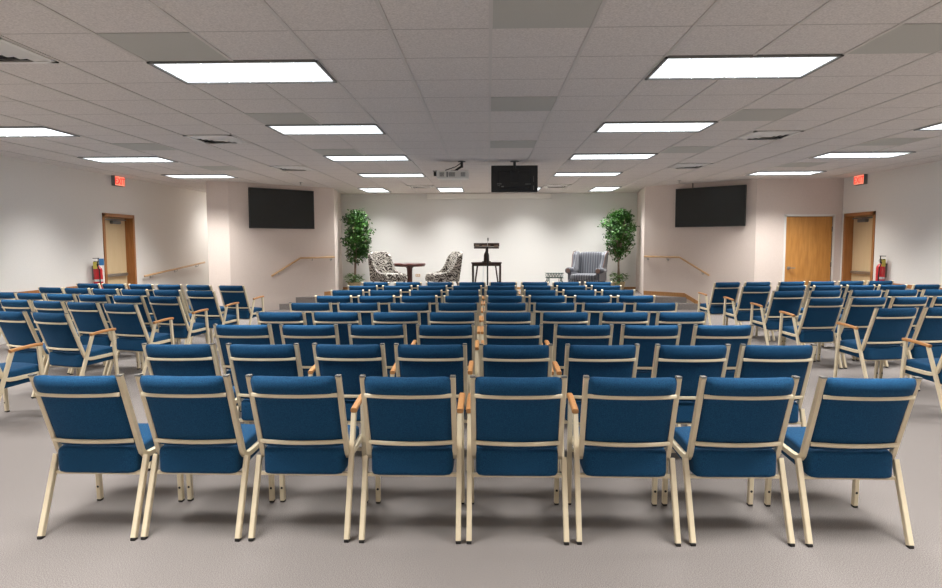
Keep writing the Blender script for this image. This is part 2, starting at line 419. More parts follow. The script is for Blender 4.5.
vent(5, 6, 'white louvred air vent in the middle of the ceiling on the wood-door side')
vent(5, 11, 'dark louvred air vent above the wall television beside the wood door')
vent(-3, 17, 'small air vent at the stage edge on the projector side')
vent(2, 17, 'small air vent at the stage edge beyond the hanging monitor')

# ------------------------------------------------------------------ chairs
def bow(x, w=.2): return -.032*(1-(x/w)**2)
BK0, BK1 = Vector((0, .125, .44)), Vector((0, -.024, .816))
def back_pt(t): return BK0.lerp(BK1, t)
BN = Vector((0, (BK1-BK0).z, -(BK1-BK0).y)).normalized()        # points forward
def make_backrest():
    bm = nb(); prof = []
    for t, o_ in ((.0, -.004), (.08, -.012), (.3, -.014), (.62, -.014), (.76, -.016), (.82, -.028), (.89, -.034), (.96, -.030), (1.0, -.012)): prof.append((t, o_))
    for t, o_ in ((1.005, .006), (.98, .024), (.9, .036), (.6, .034), (.3, .034), (.08, .030), (.0, .012)): prof.append((t, o_))
    rings = []; n = 14; W = .203
    for i in range(n+1):
        x = -W+2*W*i/n; e = abs(x)/W; sh = (1-e**10)**.5 if e < 1 else 0; sh = .55+.45*sh
        rings.append([bm.verts.new(back_pt(.5+(t-.5)*(1 if sh > .9 else .985))+BN*(o_*sh)+Vector((x, bow(x, .215), 0))) for t, o_ in prof])
    k = len(prof)
    for A, B in zip(rings, rings[1:]):
        for j in range(k): bm.faces.new((A[j], B[j], B[(j+1) % k], A[(j+1) % k]))
    bm.faces.new(rings[0]); bm.faces.new(rings[-1][::-1])
    bmesh.ops.recalc_face_normals(bm, faces=bm.faces)
    return bm
def make_seat():
    def fn(p):
        if p.z > 0: p.z *= 1+.12*(1-(p.x/.205)**2)
        if p.y > 0 and p.z > 0: p.z -= .02*(p.y/.21)**3
        p.z += .012*(p.y/.21)
        return p
    return pillow(nb(), (0, .30, .373), (.204, .215, .066), e=13, n=9, fn=fn)
def post_pts(x):
    P = [(x, -.024, .819), (x, .125, .43), (x, .137, .400), (x, .158, .379), (x, .19, .369), (x, .24, .367), (x, .47, .375)]
    return P
def leg_pts(s, rear, arm):
    X = s*.234
    if rear: return [(X, 0, .012), (X, .212, .592)] if arm else [(X, 0, .012), (X, .142, .380)]
    return [(X, .475, .012), (X, .435, .606)] if arm else [(X, .475, .012), (X, .462, .375)]
def make_chair(name, arms):
    t = thing(name, '', 'chair')
    obj('seat', SEAT.copy(), M['blue'], t, True); obj('backrest', BACK.copy(), M['blue'], t, True)
    for s in (-1, 1):
        obj('side_rail', sweep(nb(), post_pts(s*.213), rect_prof(.025, .030, .12)), M['cream'], t)
        obj('post_cap', box(nb(), (s*.213-.0125, -.040, .817), (s*.213+.0125, -.010, .824)), M['grey'], t)
    for z_t in (.785, .105):
        c = back_pt(z_t)
        pts = [Vector((x, bow(x, .215), 0))+c+BN*(-.024) for x in [-.205+.041*i for i in range(11)]]
        obj('crossbar', sweep(nb(), pts, rect_prof(.020, .014, .3), side=(0, 0, 1)), M['cream'], t)
    obj('seat_rail', box(nb(), (-.225, .112, .286), (.225, .134, .301)), M['cream'], t)
    obj('seat_rail', box(nb(), (-.225, .45, .303), (.225, .472, .319)), M['cream'], t)
    for s in (-1, 1):
        for rear in (True, False):
            arm = s in arms
            lg = obj('leg', sweep(nb(), leg_pts(s, rear, arm), rect_prof(.025, .030, .12)), M['cream'], t)
            f = leg_pts(s, rear, arm)[0]
            obj('foot_cap', box(nb(), (f[0]-.012, f[1]-.015, 0), (f[0]+.012, f[1]+.015, .014), bev=.003), M['rubber'], lg)
            if not rear: obj('bolt', cyl(nb(), (f[0], f[1]-.013, .085), (f[0], f[1]-.019, .085), .007, seg=8), M['rubber'], lg)
    for s in arms:
        pts = [(s*.237, .190, .598), (s*.237, .23, .604), (s*.237, .33, .614), (s*.237, .41, .619), (s*.237, .460, .618)]
        obj('armrest', sweep(nb(), pts, rect_prof(.033, .024, .25)), M['arm_wood'], t)
    return t
BACK = make_backrest(); SEAT = make_seat()
PROTO = {}
def place(x, y, rz, arms, label, group, far=False):
    key = tuple(sorted(arms))
    if key not in PROTO:
        PROTO[key] = make_chair('stacking_chair', key); t = PROTO[key]
    else:
        t = copy_tree(PROTO[key], skip=('foot_cap', 'bolt', 'post_cap') if far else ())
    t.location = (x, y, 0); t.rotation_euler = (0, 0, rz)
    t['label'] = label; t['group'] = group
    return t
cx = {1: [-1.968, -1.455, -.922, -.38, .14, .67, 1.21, 1.76], 2: [-1.94, -1.41, -.87, -.36, .17, .70, 1.25, 1.77],
      3: [-1.91, -1.39, -.86, -.33, .19, .73, 1.24, 1.79], 4: [-1.91, -1.40, -.85, -.33, .18, .70, 1.24, 1.75],
      5: [-1.89, -1.38, -.83, -.33, .19, .70, 1.21, 1.75], 6: [-1.87, -1.35, -.84, -.31, .20, .70, 1.25, 1.76],
      7: [-1.91, -1.40, -.84, -.34, .18, .70, 1.22, 1.74], 8: [-1.88, -1.36, -.84, -.32, .19, .74, 1.23, 1.73],
      9: [-1.84, -1.31, -.79, -.26, .25, .75, 1.26, 1.76]}
for _v in cx.values():
    for _ in range(30):
        for _i in range(7):
            _g = .512-(_v[_i+1]-_v[_i])
            if _g > 0: _v[_i] -= _g/2; _v[_i+1] += _g/2
cy = {1: 3.01, 2: 3.97, 3: 4.94, 4: 5.87, 5: 6.79, 6: 7.73, 7: 8.68, 8: 9.59, 9: 10.48}
rown = {1: 'rearmost row', 2: 'second row from rear', 3: 'third row from rear', 4: 'fourth row from rear', 5: 'fifth row from rear',
        6: 'fourth row from stage', 7: 'third row from stage', 8: 'second row from stage', 9: 'row beside the stage'}
seatn = ['end seat on ramp side', 'second seat from ramp side', 'third seat from ramp side', 'fourth seat from ramp side',
         'fourth seat from wood-door side', 'third seat from wood-door side', 'second seat from wood-door side', 'end seat on wood-door side']
for r in range(1, 10):
    for i, x in enumerate(cx[r]):
        arms = {2: (1,), 3: (1,), 4: (-1,), 5: (-1,)}.get(i, ())
        if r == 2: arms = {1: (1,), 2: (1,), 3: (1,), 4: (1,), 5: (-1, 1)}.get(i, ())
        if r >= 3 and i == 4: arms = (-1, 1)
        adj = 'one-armed' if len(arms) == 1 else ('two-armed' if arms else 'armless')
        place(x, cy[r]+random.uniform(-.006, .006), R(random.uniform(-1.2, 1.2)), arms,
              '%s blue chair, middle block, %s, %s' % (adj, rown[r], seatn[i]), 'blue chairs of the middle block', far=r > 5)
def spaced(P):
    """seats of a row keep at least a chair's width between them"""
    P = [(a*1.01, b*1.01) for a, b in P]; out = [P[0]]
    for q in P[1:]:
        a = out[-1]; d = math.hypot(q[0]-a[0], q[1]-a[1]); k = max(.51, d)/d
        out.append((a[0]+(q[0]-a[0])*k, a[1]+(q[1]-a[1])*k))
    return out
LB = {'Z': [(-4.04, 4.80)], 'A': [(-3.98, 5.74), (-4.46, 5.88)],
      'B': [(-3.85, 6.63), (-4.37, 6.82), (-4.86, 6.98), (-5.34, 7.13)],
      'C': [(-3.87, 7.58), (-4.35, 7.68), (-4.89, 7.84), (-5.40, 7.99), (-5.88, 8.12), (-6.36, 8.28)],
      'D': [(-3.84, 8.50), (-4.37, 8.65), (-4.89, 8.77), (-5.38, 8.90), (-5.87, 9.04), (-6.36, 9.20)],
      'E': [(-3.86, 9.59), (-4.42, 9.72), (-4.91, 9.81), (-5.39, 9.90), (-5.88, 10.01), (-6.37, 10.13)]}
la = {'Z': -17, 'A': -18, 'B': -16, 'C': -14, 'D': -14, 'E': -13}
sn = {'Z': 'rearmost row', 'A': 'second row from rear', 'B': 'third row from rear', 'C': 'third row from stage', 'D': 'second row from stage', 'E': 'row towards stage'}
an = ['beside the aisle', 'second from aisle', 'third from aisle', 'fourth from aisle', 'fifth from aisle', 'sixth from aisle']
for r in LB:
    for i, (x, y) in enumerate(spaced(LB[r])):
        arms = (1,) if i == 0 else ()
        place(x, y, R(la[r]+random.uniform(-.8, .8)), arms, '%s blue chair, angled ramp-side block, %s, %s' % ('one-armed' if arms else 'armless', sn[r], an[i]),
              'blue chairs of the ramp-side block', far=r in 'DE')
RB = {'Z': [(3.87, 5.10)], 'A': [(3.90, 6.19), (4.41, 6.27)],
      'B': [(3.81, 7.29), (4.33, 7.38), (4.80, 7.44), (5.31, 7.50)],
      'C': [(3.88, 8.38), (4.38, 8.45), (4.91, 8.51), (5.38, 8.57), (5.92, 8.64)],
      'D': [(3.87, 9.35), (4.40, 9.42), (4.91, 9.47), (5.42, 9.53), (5.90, 9.60), (6.46, 9.68)],
      'E': [(3.79, 10.27), (4.27, 10.33), (4.84, 10.42), (5.33, 10.47), (5.81, 10.54), (6.34, 10.61)]}
ra = {'Z': 11, 'A': 9, 'B': 8, 'C': 8, 'D': 8, 'E': 8}
RB = {k: [(x-.045 if k in 'ZAB' else (x-.025 if n < 2 else x), y) for n, (x, y) in enumerate(v)] for k, v in RB.items()}
for r in RB:
    for i, (x, y) in enumerate(spaced(RB[r])):
        arms = (-1,) if i == 0 else ()
        place(x, y, R(ra[r]+random.uniform(-.8, .8)), arms, '%s blue chair, angled wood-door-side block, %s, %s' % ('one-armed' if arms else 'armless', sn[r], an[i]),
              'blue chairs of the wood-door-side block', far=r in 'DE')

# ------------------------------------------------------------------ wall televisions
def wall_tv(cx_, cy_, rz, z0, z1, label):
    t = thing('wall_television', label, 'television', (cx_, cy_, z0), rz, 'wall televisions beside the stage')
    w, h = 1.52/2, z1-z0
    bm = nb(); box(bm, (-w, -.11, 0), (w, -.055, h), bev=.006); obj('housing', bm, M['black'], t)
    obj('screen', box(nb(), (-w+.012, -.1115, .018), (w-.012, -.108, h-.012)), M['screen'], t)
    bm = nb(); box(bm, (-.3, -.056, .2), (.3, -.0, .6)); obj('wall_bracket', bm, M['black'], t)
    return t
ang = math.atan2(1.68, 1.85)
def on_angled(sgn, y, off=0):
    n = Vector((-sgn*1.68, -1.85)).normalized()
    return Vector((sgn*angx(y), y))+n*off
p = on_angled(-1, 14.17); wall_tv(p.x, p.y, math.atan2(1.75, 1.78), 1.785, 2.64, 'large black wall television above the bent handrail, ramp side of stage')
p = on_angled(1, 14.00); tvr = wall_tv(p.x, p.y, -ang, 1.79, 2.63, 'large black wall television on the angled wall beside the wood door')
bm = nb(); box(bm, (-.42, -.02, .85), (-.405, -.008, .95)); obj('power_cable', bm, M['black'], tvr)

# ------------------------------------------------------------------ handrails
def handrail(label, pts, normal, brackets):
    t = thing('handrail', label, 'handrail', (0, 0, 0))
    n = Vector(normal).normalized()*.07
    obj('rail', sweep(nb(), [Vector(q)+n for q in pts], circ(.021, 10), side=(0, 0, 1)), M['rail_wood'], t, True)
    for q in brackets:
        q = Vector(q); bm = nb()
        cyl(bm, q-Vector((0, 0, .06)), q-Vector((0, 0, .06))+n.normalized()*.008, .026, seg=12)
        tube(bm, [q-Vector((0, 0, .06)), q-Vector((0, 0, .06))+n*.8, q+n*1.0-Vector((0, 0, .015))], .007, 6)
        obj('bracket', bm, M['steel'], t)
    return t
def lerp(a, b, t): return tuple(a[i]+(b[i]-a[i])*t for i in range(3))
a, b = (XL, 12.95, .80), (XL, 15.75, 1.00)
handrail('straight wooden handrail climbing the side wall along the ramp', [a, b], (1, 0, 0), [lerp(a, b, .12), lerp(a, b, .5), lerp(a, b, .88)])
for s, lab in ((-1, 'bent wooden handrail on the angled wall near the ramp, under television'), (1, 'bent wooden handrail on the angled wall near the wood door, under television')):
    P = [(s*angx(y), y, z) for y, z in ((13.98, .75), (14.44, 1.13), (15.02, 1.14))]
    handrail(lab, P, (-s*1.68, -1.85, 0), [lerp(P[0], P[1], .25), lerp(P[1], P[2], .35), lerp(P[1], P[2], .92)])

# ------------------------------------------------------------------ exit signs
def exit_sign(x, y, sgn, label):
    t = thing('exit_sign', label, 'exit sign', (x, y, 2.55), PI/2*sgn, 'red exit signs')
    # local -y faces the room after rotation
    obj('housing', box(nb(), (-.17, -.07, 0), (.17, 0, .19), bev=.006), M['grey'], t)
    obj('face', box(nb(), (-.16, -.073, .01), (.16, -.069, .18)), M['exit_face'], t)
    cu = bpy.data.curves.new('lettering', 'FONT'); cu.body = 'EXIT'; cu.size = .165; cu.align_x = 'CENTER'; cu.extrude = .001; cu.offset = .003
    cu.materials.append(M['exit_text'])
    tmp = bpy.data.objects.new('lettering_source', cu); C.objects.link(tmp); bpy.context.view_layer.update()
    me = bpy.data.meshes.new_from_object(tmp.evaluated_get(bpy.context.evaluated_depsgraph_get())); bpy.data.objects.remove(tmp)
    to = bpy.data.objects.new('lettering', me); C.objects.link(to); to.parent = t; to.location = (0, -.0745, .038); to.rotation_euler = (PI/2, 0, 0)
exit_sign(XL, 12.21, 1, 'small lit red exit sign high on the ramp-side wall above the tan door')
exit_sign(XR, 12.70, -1, 'small lit red exit sign high on the wall beside the wood door')

# ------------------------------------------------------------------ fire extinguishers
def extinguisher(x, y, sgn, tagged, label):
    t = thing('fire_extinguisher', label, 'fire extinguisher', (x, y, .615), 0, 'fire extinguishers on the side walls')
    obj('cylinder', lathe(nb(), [(.02, 0), (.066, .0), (.073, .015), (.073, .36), (.066, .40), (.04, .435), (.018, .45), (.018, .47)]), M['red'], t, True)
    bm = nb(); cyl(bm, (0, 0, .46), (0, 0, .52), .02); box(bm, (-.012, -.10, .52), (.012, .03, .535), bev=.003)
    vs0 = len(bm.verts); box(bm, (-.012, -.13, .58), (.012, .03, .592), bev=.003); cyl(bm, (0, .015, .52), (0, .02, .585), .008, seg=8)
    cyl(bm, (0, -.03, .515), (0, -.075, .515), .014); obj('valve_handle', bm, M['black'], t)
    obj('gauge', cyl(nb(), (sgn*.02, 0, .50), (sgn*.03, 0, .50), .02), M['steel'], t)
    obj('hose', tube(nb(), [(0, -.03, .50), (sgn*.04, -.085, .47), (sgn*.075, -.085, .38), (sgn*.075, -.075, .25), (sgn*.07, -.065, .12)], .010, 8, side=(1, 0, 0)), M['black'], t, True)
    obj('bracket', box(nb(), (-sgn*.10, -.02, .2), (-sgn*.075, .02, .45)), M['grey'], t)
    def band(z0, z1, a0, a1, r, mm, nm):
        bm = nb(); n = 10; A = []; B = []
        for i in range(n+1):
            a = a0+(a1-a0)*i/n; A.append(bm.verts.new((r*math.cos(a), r*math.sin(a), z0))); B.append(bm.verts.new((r*math.cos(a), r*math.sin(a), z1)))
        for i in range(n): bm.faces.new((A[i], A[i+1], B[i+1], B[i]))
        obj(nm, bm, mm, t)
    band(.17, .21, -2.6, .3, .0745, M['sticker'], 'label')
    # yellow inspection tag hangs from the neck
    bm = nb(); box(bm, (-.035, -.083, .40), (.035, -.079, .53)); obj('inspection_tag', bm, M['yellow'], t)
    if tagged:
        bm = nb(); box(bm, (.055, -.05, .46), (.14, -.045, .58)); obj('hanging_tag', bm, M['bluetag'], t)
extinguisher(XL+.10, 11.34, 1, True, 'red fire extinguisher with a blue tag on the ramp-side wall')
extinguisher(XR-.10, 11.83, -1, False, 'red fire extinguisher without blue tag, on the wood-door-side wall')

# ------------------------------------------------------------------ projector, hanging monitor, screen case
t = thing('projector', 'pale ceiling projector hanging from a short dark mount', 'projector', (-.56, 10.3, 2.46))
bm = nb(); box(bm, (-.25, -.16, 0), (.25, .16, .12), bev=.02); obj('housing', bm, M['projector'], t)
bm = nb()
for x0, x1 in ((-.20, -.13), (.13, .20), (-.06, .04)):
    for k in range(5): box(bm, (x0, -.163, .03+k*.013), (x1, -.158, .036+k*.013))
box(bm, (-.09, -.163, .02), (-.075, -.158, .1)); obj('vent_slats', bm, M['void'], t)
obj('lens_barrel', cyl(nb(), (-.30, -.04, .08), (-.25, -.04, .08), .035), M['black'], t)
bm = nb(); box(bm, (-.31, -.12, .115), (-.02, .1, .124)); obj('mounting_plate', bm, M['grey'], t)
bm = nb(); tube(bm, [(.02, 0, .12), (.09, 0, .17), (.14, 0, .20)], .018, 8, side=(0, 1, 0)); cyl(bm, (.14, 0, .18), (.14, 0, .28), .022); cyl(bm, (.14, 0, .268), (.14, 0, .28), .06); box(bm, (-.03, -.05, .12), (.08, .05, .135))
obj('ceiling_mount', bm, M['black'], t)
obj('power_cable', tube(nb(), [(.14, -.02, .26), (.05, -.05, .19), (-.12, -.08, .13)], .008, 6, side=(0, 1, 0)), M['black'], t)

t = thing('hanging_monitor', 'black flat monitor seen from behind, hanging from the ceiling on a pole', 'monitor', (.415, 10.4, 2.26))
bm = nb(); box(bm, (-.37, -.03, 0), (.37, .035, .42), bev=.008); box(bm, (-.24, -.055, .06), (.24, -.03, .33), bev=.01); obj('housing', bm, M['black'], t)
obj('screen', box(nb(), (-.355, .034, .015), (.355, .037, .405)), M['screen'], t)
bm = nb(); box(bm, (-.06, -.075, .14), (.06, -.055, .36), bev=.004); cyl(bm, (0, -.065, .34), (0, -.065, .48), .022); cyl(bm, (0, -.065, .47), (0, -.065, .48), .07)
obj('pole_mount', bm, M['black'], t)
bm = nb()
for x in (-.055, .055): cyl(bm, (x, -.0555, .315), (x, -.058, .315), .008, seg=8)
obj('screw', bm, M['sticker'], t)
bm = nb()
for i in range(4): box(bm, (-.275+i*.018, -.0565, .118), (-.263+i*.018, -.0552, .14))
box(bm, (-.27, -.0565, .095), (-.23, -.0552, .105)); box(bm, (-.21, -.0565, .075), (-.17, -.0552, .095)); obj('rating_label', bm, M['grey'], t)
obj('name_plate', box(nb(), (.17, -.0565, .118), (.26, -.0552, .128)), M['grey'], t)
bm = nb(); box(bm, (.30, -.032, .03), (.312, -.03, .10)); box(bm, (.30, -.032, .16), (.306, -.03, .25)); obj('side_port', bm, M['grey'], t)

t = thing('projection_screen', 'long pale screen case rolled up at the top of the stage wall', 'projection screen', (0, YB-.09, 2.60))
bm = nb(); box(bm, (-1.58, -.07, 0), (1.60, .07, .132), bev=.015); obj('case', bm, M['screen_case'], t)
for s in (-1.595, 1.615): obj('end_cap', box(nb(), (s-.018, -.075, -.004), (s+.018, .075, .12), bev=.004), M['white'], t)
obj('slot_bar', box(nb(), (-1.5, -.02, -.012), (1.52, .015, .002)), M['white'], t)
for x in (-1.2, 1.2): obj('bracket', box(nb(), (x-.03, -.03, .11), (x+.03, .06, .14)), M['grey'], t)

# smoke detector dots near the angled walls
for x, y, lab in ((-3.95, 13.6, 'tiny round ceiling sprinkler before the ramp-side television'), (3.95, 13.6, 'tiny round ceiling sprinkler before the television beside the wood door')):
    bm = nb(); cyl(bm, (0, 0, -.005), (0, 0, 0), .04); cyl(bm, (0, 0, -.04), (0, 0, -.005), .008, seg=8); cyl(bm, (0, 0, -.045), (0, 0, -.04), .02, seg=12)
    tag(obj('ceiling_sprinkler', bm, M['steel'], loc=(x, y, CEIL)), lab, 'sprinkler', 'sprinklers in front of the stage')
# outlet on the stage wall
t = thing('wall_outlet', 'small cream power outlet low on the stage wall behind the round table', 'outlet', (-1.85, YB, .62))
obj('plate', box(nb(), (-.06, -.008, -.035), (.06, 0, .035), bev=.002), M['rail_wood'], t)
obj('socket', box(nb(), (-.04, -.0095, -.02), (-.01, -.0075, .02)), M['white'], t); obj('socket', box(nb(), (.01, -.0095, -.02), (.04, -.0075, .02)), M['white'], t)

# ------------------------------------------------------------------ ficus trees
def leaf(bm, p, q, L, W):
    """folded pointed leaf"""
    pts = [(0, 0, 0), (-W/2, L*.4, W*.12), (0, L*.45, -W*.05), (W/2, L*.4, W*.12), (-W*.3, L*.75, W*.02), (W*.3, L*.75, W*.02), (0, L, -L*.08)]
    v = [bm.verts.new(Vector(p)+q@Vector(a)) for a in pts]
    for f in ((0, 2, 1), (0, 3, 2), (1, 2, 4), (2, 3, 5), (2, 6, 4), (2, 5, 6)): bm.faces.new([v[i] for i in f])
def rq(): return Euler((random.uniform(-1.3, .9), random.uniform(-.8, .8), random.uniform(0, 2*PI))).to_quaternion()
def ficus(x, y, label, seed, lobes, lean):
    random.seed(seed)
    t = thing('potted_ficus', label, 'plant', (x, y, STG), 0, 'potted ficus trees on the stage')
    obj('pot', lathe(nb(), [(.10, 0), (.13, .01), (.165, .20), (.17, .24), (.155, .24), (.15, .20), (.02, .195)]), M['basket'], t, True)
    obj('soil', cyl(nb(), (0, 0, .19), (0, 0, .215), .15), M['soil'], t)
    bm = nb()
    for dx, ph in ((-.018, 0), (.02, 2), (0, 4)):
        pts = [(dx+.012*math.sin(ph+k*.7)+lean*k/10, .012*math.cos(ph+k*.9), .2+k*.13) for k in range(11)]
        tube(bm, pts, .016, 7, side=(1, 0, 0))
    br = []
    for k in range(46):
        a = random.uniform(0, 2*PI); z0 = random.uniform(.68, 1.45); L = random.uniform(.18, .36)
        p0 = Vector((lean*(z0-.2)/1.3, 0, z0)); p1 = p0+Vector((math.cos(a)*L*.6, math.sin(a)*L*.6, L*.35)); p2 = p0+Vector((math.cos(a)*L, math.sin(a)*L, L*.5+random.uniform(-.05, .25)))
        tube(bm, [p0, p1, p2], .005, 5, side=(0, 0, 1))
    obj('trunk', bm, M['trunk'], t, True)
    bm = nb(); n = 0
    for lx, lz, rx, rz, cnt in lobes:
        for c in range(cnt//6):
            # clusters of leaves on twigs
            a = random.uniform(0, 2*PI); rr = random.random()**.45; zz = random.uniform(-1, 1); kk = math.sqrt(1-zz*zz)*rr
            cc = Vector((lx+rx*kk*math.cos(a), rx*kk*math.sin(a), lz+rz*zz*rr))
            d = Vector((math.cos(a), math.sin(a), -.2))
            for i in range(9):
                p = cc+d*(i*.014-.06)+Vector((random.gauss(0, .03), random.gauss(0, .03), random.gauss(0, .03)))
                leaf(bm, p, rq(), random.uniform(.055, .09), random.uniform(.03, .045))
    obj('foliage', bm, M['leaf'], t)
    bm = nb()
    for k in range(150):
        a = random.uniform(0, 2*PI); r0 = random.uniform(.02, .19); h = random.uniform(.0, .24); e = Vector((math.cos(a), math.sin(a), 0))
        q = (Euler((0, 0, a-PI/2)).to_quaternion() @ Euler((random.uniform(-.7, .6), random.uniform(-.4, .4), 0)).to_quaternion())
        leaf(bm, e*r0+Vector((0, 0, .21+h)), q, random.uniform(.07, .13), random.uniform(.035, .055))
    obj('undergrowth', bm, M['leaf2'], t)
ficus(-3.36, 16.05, 'tall leafy potted ficus beside the patterned chair', 11,
      [(.10, 1.80, .24, .26, 620), (.14, 1.50, .33, .30, 900), (.06, 1.22, .34, .30, 800), (.02, .92, .24, .20, 330), (.22, 1.05, .18, .25, 200), (-.08, 1.82, .16, .15, 160)], .09)
ficus(3.22, 16.05, 'tall rounded potted ficus beside the blue wingback chair', 23,
      [(.0, 1.82, .27, .22, 620), (.04, 1.55, .37, .30, 1000), (.0, 1.25, .36, .30, 800), (-.02, .98, .27, .18, 330), (-.28, 1.70, .14, .16, 90), (.12, 1.9, .17, .13, 160)], .0)

# ------------------------------------------------------------------ patterned slipper chairs (face -y locally)
def side_panel(bm, x0, x1, poly):
    """poly in (y,z), extruded from x0 to x1"""
    A = [bm.verts.new((x0, y, z)) for y, z in poly]; B = [bm.verts.new((x1, y, z)) for y, z in poly]; n = len(poly)
    for k in range(n): bm.faces.new((A[k], A[(k+1) % n], B[(k+1) % n], B[k]))
    bm.faces.new(A[::-1]); bm.faces.new(B)
    bmesh.ops.recalc_face_normals(bm, faces=bm.faces)
def accent_chair(x, y, rz, label):
    t = thing('accent_chair', label, 'chair', (x, y, STG), rz, 'patterned chairs beside the round table')
    def lean(p): p.y += (p.z+.33)*.22; return p
    obj('backrest', pillow(nb(), (0, .20, .66), (.29, .06, .35), e=6, n=8, fn=lean), M['print'], t, True)
    obj('seat', pillow(nb(), (0, -.06, .42), (.275, .33, .08), e=6, n=7), M['print'], t, True)
    bm = nb(); box(bm, (-.285, -.36, .30), (.285, .26, .37), bev=.02); obj('base', bm, M['print'], t)
    for s in (-1, 1):
        bm = nb()
        side_panel(bm, s*.265, s*.32, [(-.35, .30), (-.37, .40), (-.32, .475), (-.15, .49), (.0, .53), (.09, .60), (.16, .72), (.24, .90), (.36, .98), (.36, .9), (.27, .30)])
        bmesh.ops.bevel(bm, geom=bm.edges[:], offset=.008, segments=2, affect='EDGES')
        obj('side_wing', bm, M['print'], t)
    for s in (-1, 1):
        obj('leg', cyl(nb(), (s*.25, -.31, 0), (s*.25, -.31, .31), .016, .024, seg=8), M['dark'], t)
        obj('leg', cyl(nb(), (s*.25, .34, 0), (s*.25, .22, .32), .014, .024, seg=8), M['dark'], t)
accent_chair(-2.42, 15.42, R(48), 'black and white patterned chair between the ficus and the round table')
accent_chair(-1.07, 15.42, R(-64), 'black and white patterned chair in profile, facing the round table')

# ------------------------------------------------------------------ round table
t = thing('pedestal_table', 'dark red round pedestal table between the two patterned chairs', 'table', (-1.98, 16.15, STG))
obj('table_top', lathe(nb(), [(.30, .625), (.37, .63), (.385, .64), (.40, .66), (.405, .69), (.40, .705), (.38, .71)], 36), M['mahogany'], t, True)
obj('pedestal', lathe(nb(), [(.09, .05), (.07, .10), (.068, .5), (.075, .58), (.12, .63)], 20), M['mahogany'], t, True)
bm = nb()
lathe(bm, [(.22, 0), (.24, .015), (.20, .04), (.10, .06)], 24); obj('base', bm, M['mahogany'], t)

# ------------------------------------------------------------------ lectern table, lectern, microphone
t = thing('console_table', 'dark wooden table with splayed legs under the reading stand', 'table', (-.045, 15.4, STG))
bm = nb(); box(bm, (-.36, -.22, .725), (.36, .22, .755), bev=.006); box(bm, (-.345, -.20, .665), (.345, .20, .725)); obj('table_top', bm, M['dark'], t)
for sx in (-1, 1):
    for sy in (-1, 1):
        bm = nb(); sweep(bm, [(sx*.325, sy*.17, .67), (sx*.32, sy*.19, 0)], rect_prof(.045, .045))
        sweep(bm, [(sx*.215, sy*.17, .67), (sx*.300, sy*.19, .06)], rect_prof(.034, .034)); obj('leg', bm, M['dark'], t)
t = thing('reading_stand', 'dark wooden tabletop reading stand with a carved post and sloping board', 'lectern', (-.045, 15.38, STG+.755))
obj('post', lathe(nb(), [(.11, 0), (.11, .015), (.07, .03), (.065, .08), (.065, .15), (.055, .20), (.03, .25), (.022, .28), (.022, .32)], 16), M['dark'], t, True)
bm = nb(); box(bm, (-.30, -.17, -.012), (.30, .17, .012), bev=.004); box(bm, (-.30, -.17, -.012), (.30, -.15, .06)); box(bm, (-.30, .15, -.04), (.30, .17, .012))
o = obj('board', bm, M['dark'], t, loc=(0, 0, .375), rot=(R(-6), 0, 0))
bm = nb()
for s in (-1, 1): box(bm, (s*.22-.05, -.19, .365), (s*.22+.05, -.182, .41), bev=.003)
box(bm, (-.1, -.19, .375), (.1, -.182, .405), bev=.003)
obj('carving', bm, M['trunk'], t)
t = thing('microphone_stand', 'slim black microphone stand before the dark table', 'microphone stand', (-.02, 14.9, STG))
obj('base', lathe(nb(), [(.13, 0), (.13, .015), (.04, .03), (.015, .04)], 20), M['black'], t)
obj('pole', cyl(nb(), (0, 0, .03), (0, 0, 1.12), .018, seg=10), M['black'], t)
obj('gooseneck', tube(nb(), [(0, 0, 1.10), (.0, .02, 1.20), (.012, .03, 1.26)], .007, 8, side=(1, 0, 0)), M['steel'], t)
obj('microphone', lathe(nb(), [(.01, 0), (.016, .03), (.022, .05), (.022, .065), (.01, .08)], 12, c=(.012, .03, 1.25)), M['grey'], t, True)
tag(obj('microphone_cable', tube(nb(), [(-.12, 15.15, STG+.66), (-.125, 15.14, STG+.4), (-.14, 15.13, STG+.2), (-.13, 15.12, STG+.01)], .006, 6, side=(1, 0, 0)), M['cord']), 'thin pale cable hanging from the dark table edge', 'cable')

# ------------------------------------------------------------------ iron and glass side table
t = thing('glass_side_table', 'small green iron side table with glass top beside the wingback chair', 'table', (1.585, 15.55, STG))
obj('glass_top', box(nb(), (-.22, -.18, .487), (.22, .18, .495), bev=.003), M['glass'], t)
bm = nb()
for a, b in (((-.2, -.16), (.2, -.16)), ((-.2, .16), (.2, .16)), ((-.2, -.16), (-.2, .16)), ((.2, -.16), (.2, .16))):
    for z in (.48, .375): tube(bm, [(a[0], a[1], z), (b[0], b[1], z)], .008, 6, side=(0, 0, 1))
obj('frame', bm, M['green_iron'], t)
for sy in (-.16, .16):
    bm = nb()
    for i in range(6):
        cx_ = -.165+i*.066; tube(bm, [(cx_+.026*math.cos(a_), sy, .43+.038*math.sin(a_)) for a_ in [k*2*PI/12 for k in range(13)]], .006, 5, side=(0, 1, 0))
    obj('scrollwork', bm, M['green_iron'], t)
for sx in (-1, 1):
    for sy in (-1, 1):
        obj('leg', tube(nb(), [(sx*.15, sy*.15, .375), (sx*.17, sy*.15, .30), (sx*.215, sy*.16, .24), (sx*.22, sy*.165, .12), (sx*.20, sy*.16, .0)], .011, 6, side=(0, 1, 0)), M['green_iron'], t)
        obj('leg_brace', tube(nb(), [(sx*.13, sy*.15, .375), (sx*.125, sy*.15, .28), (sx*.17, sy*.155, .20), (sx*.21, sy*.16, .16)], .007, 6, side=(0, 1, 0)), M['green_iron'], t)

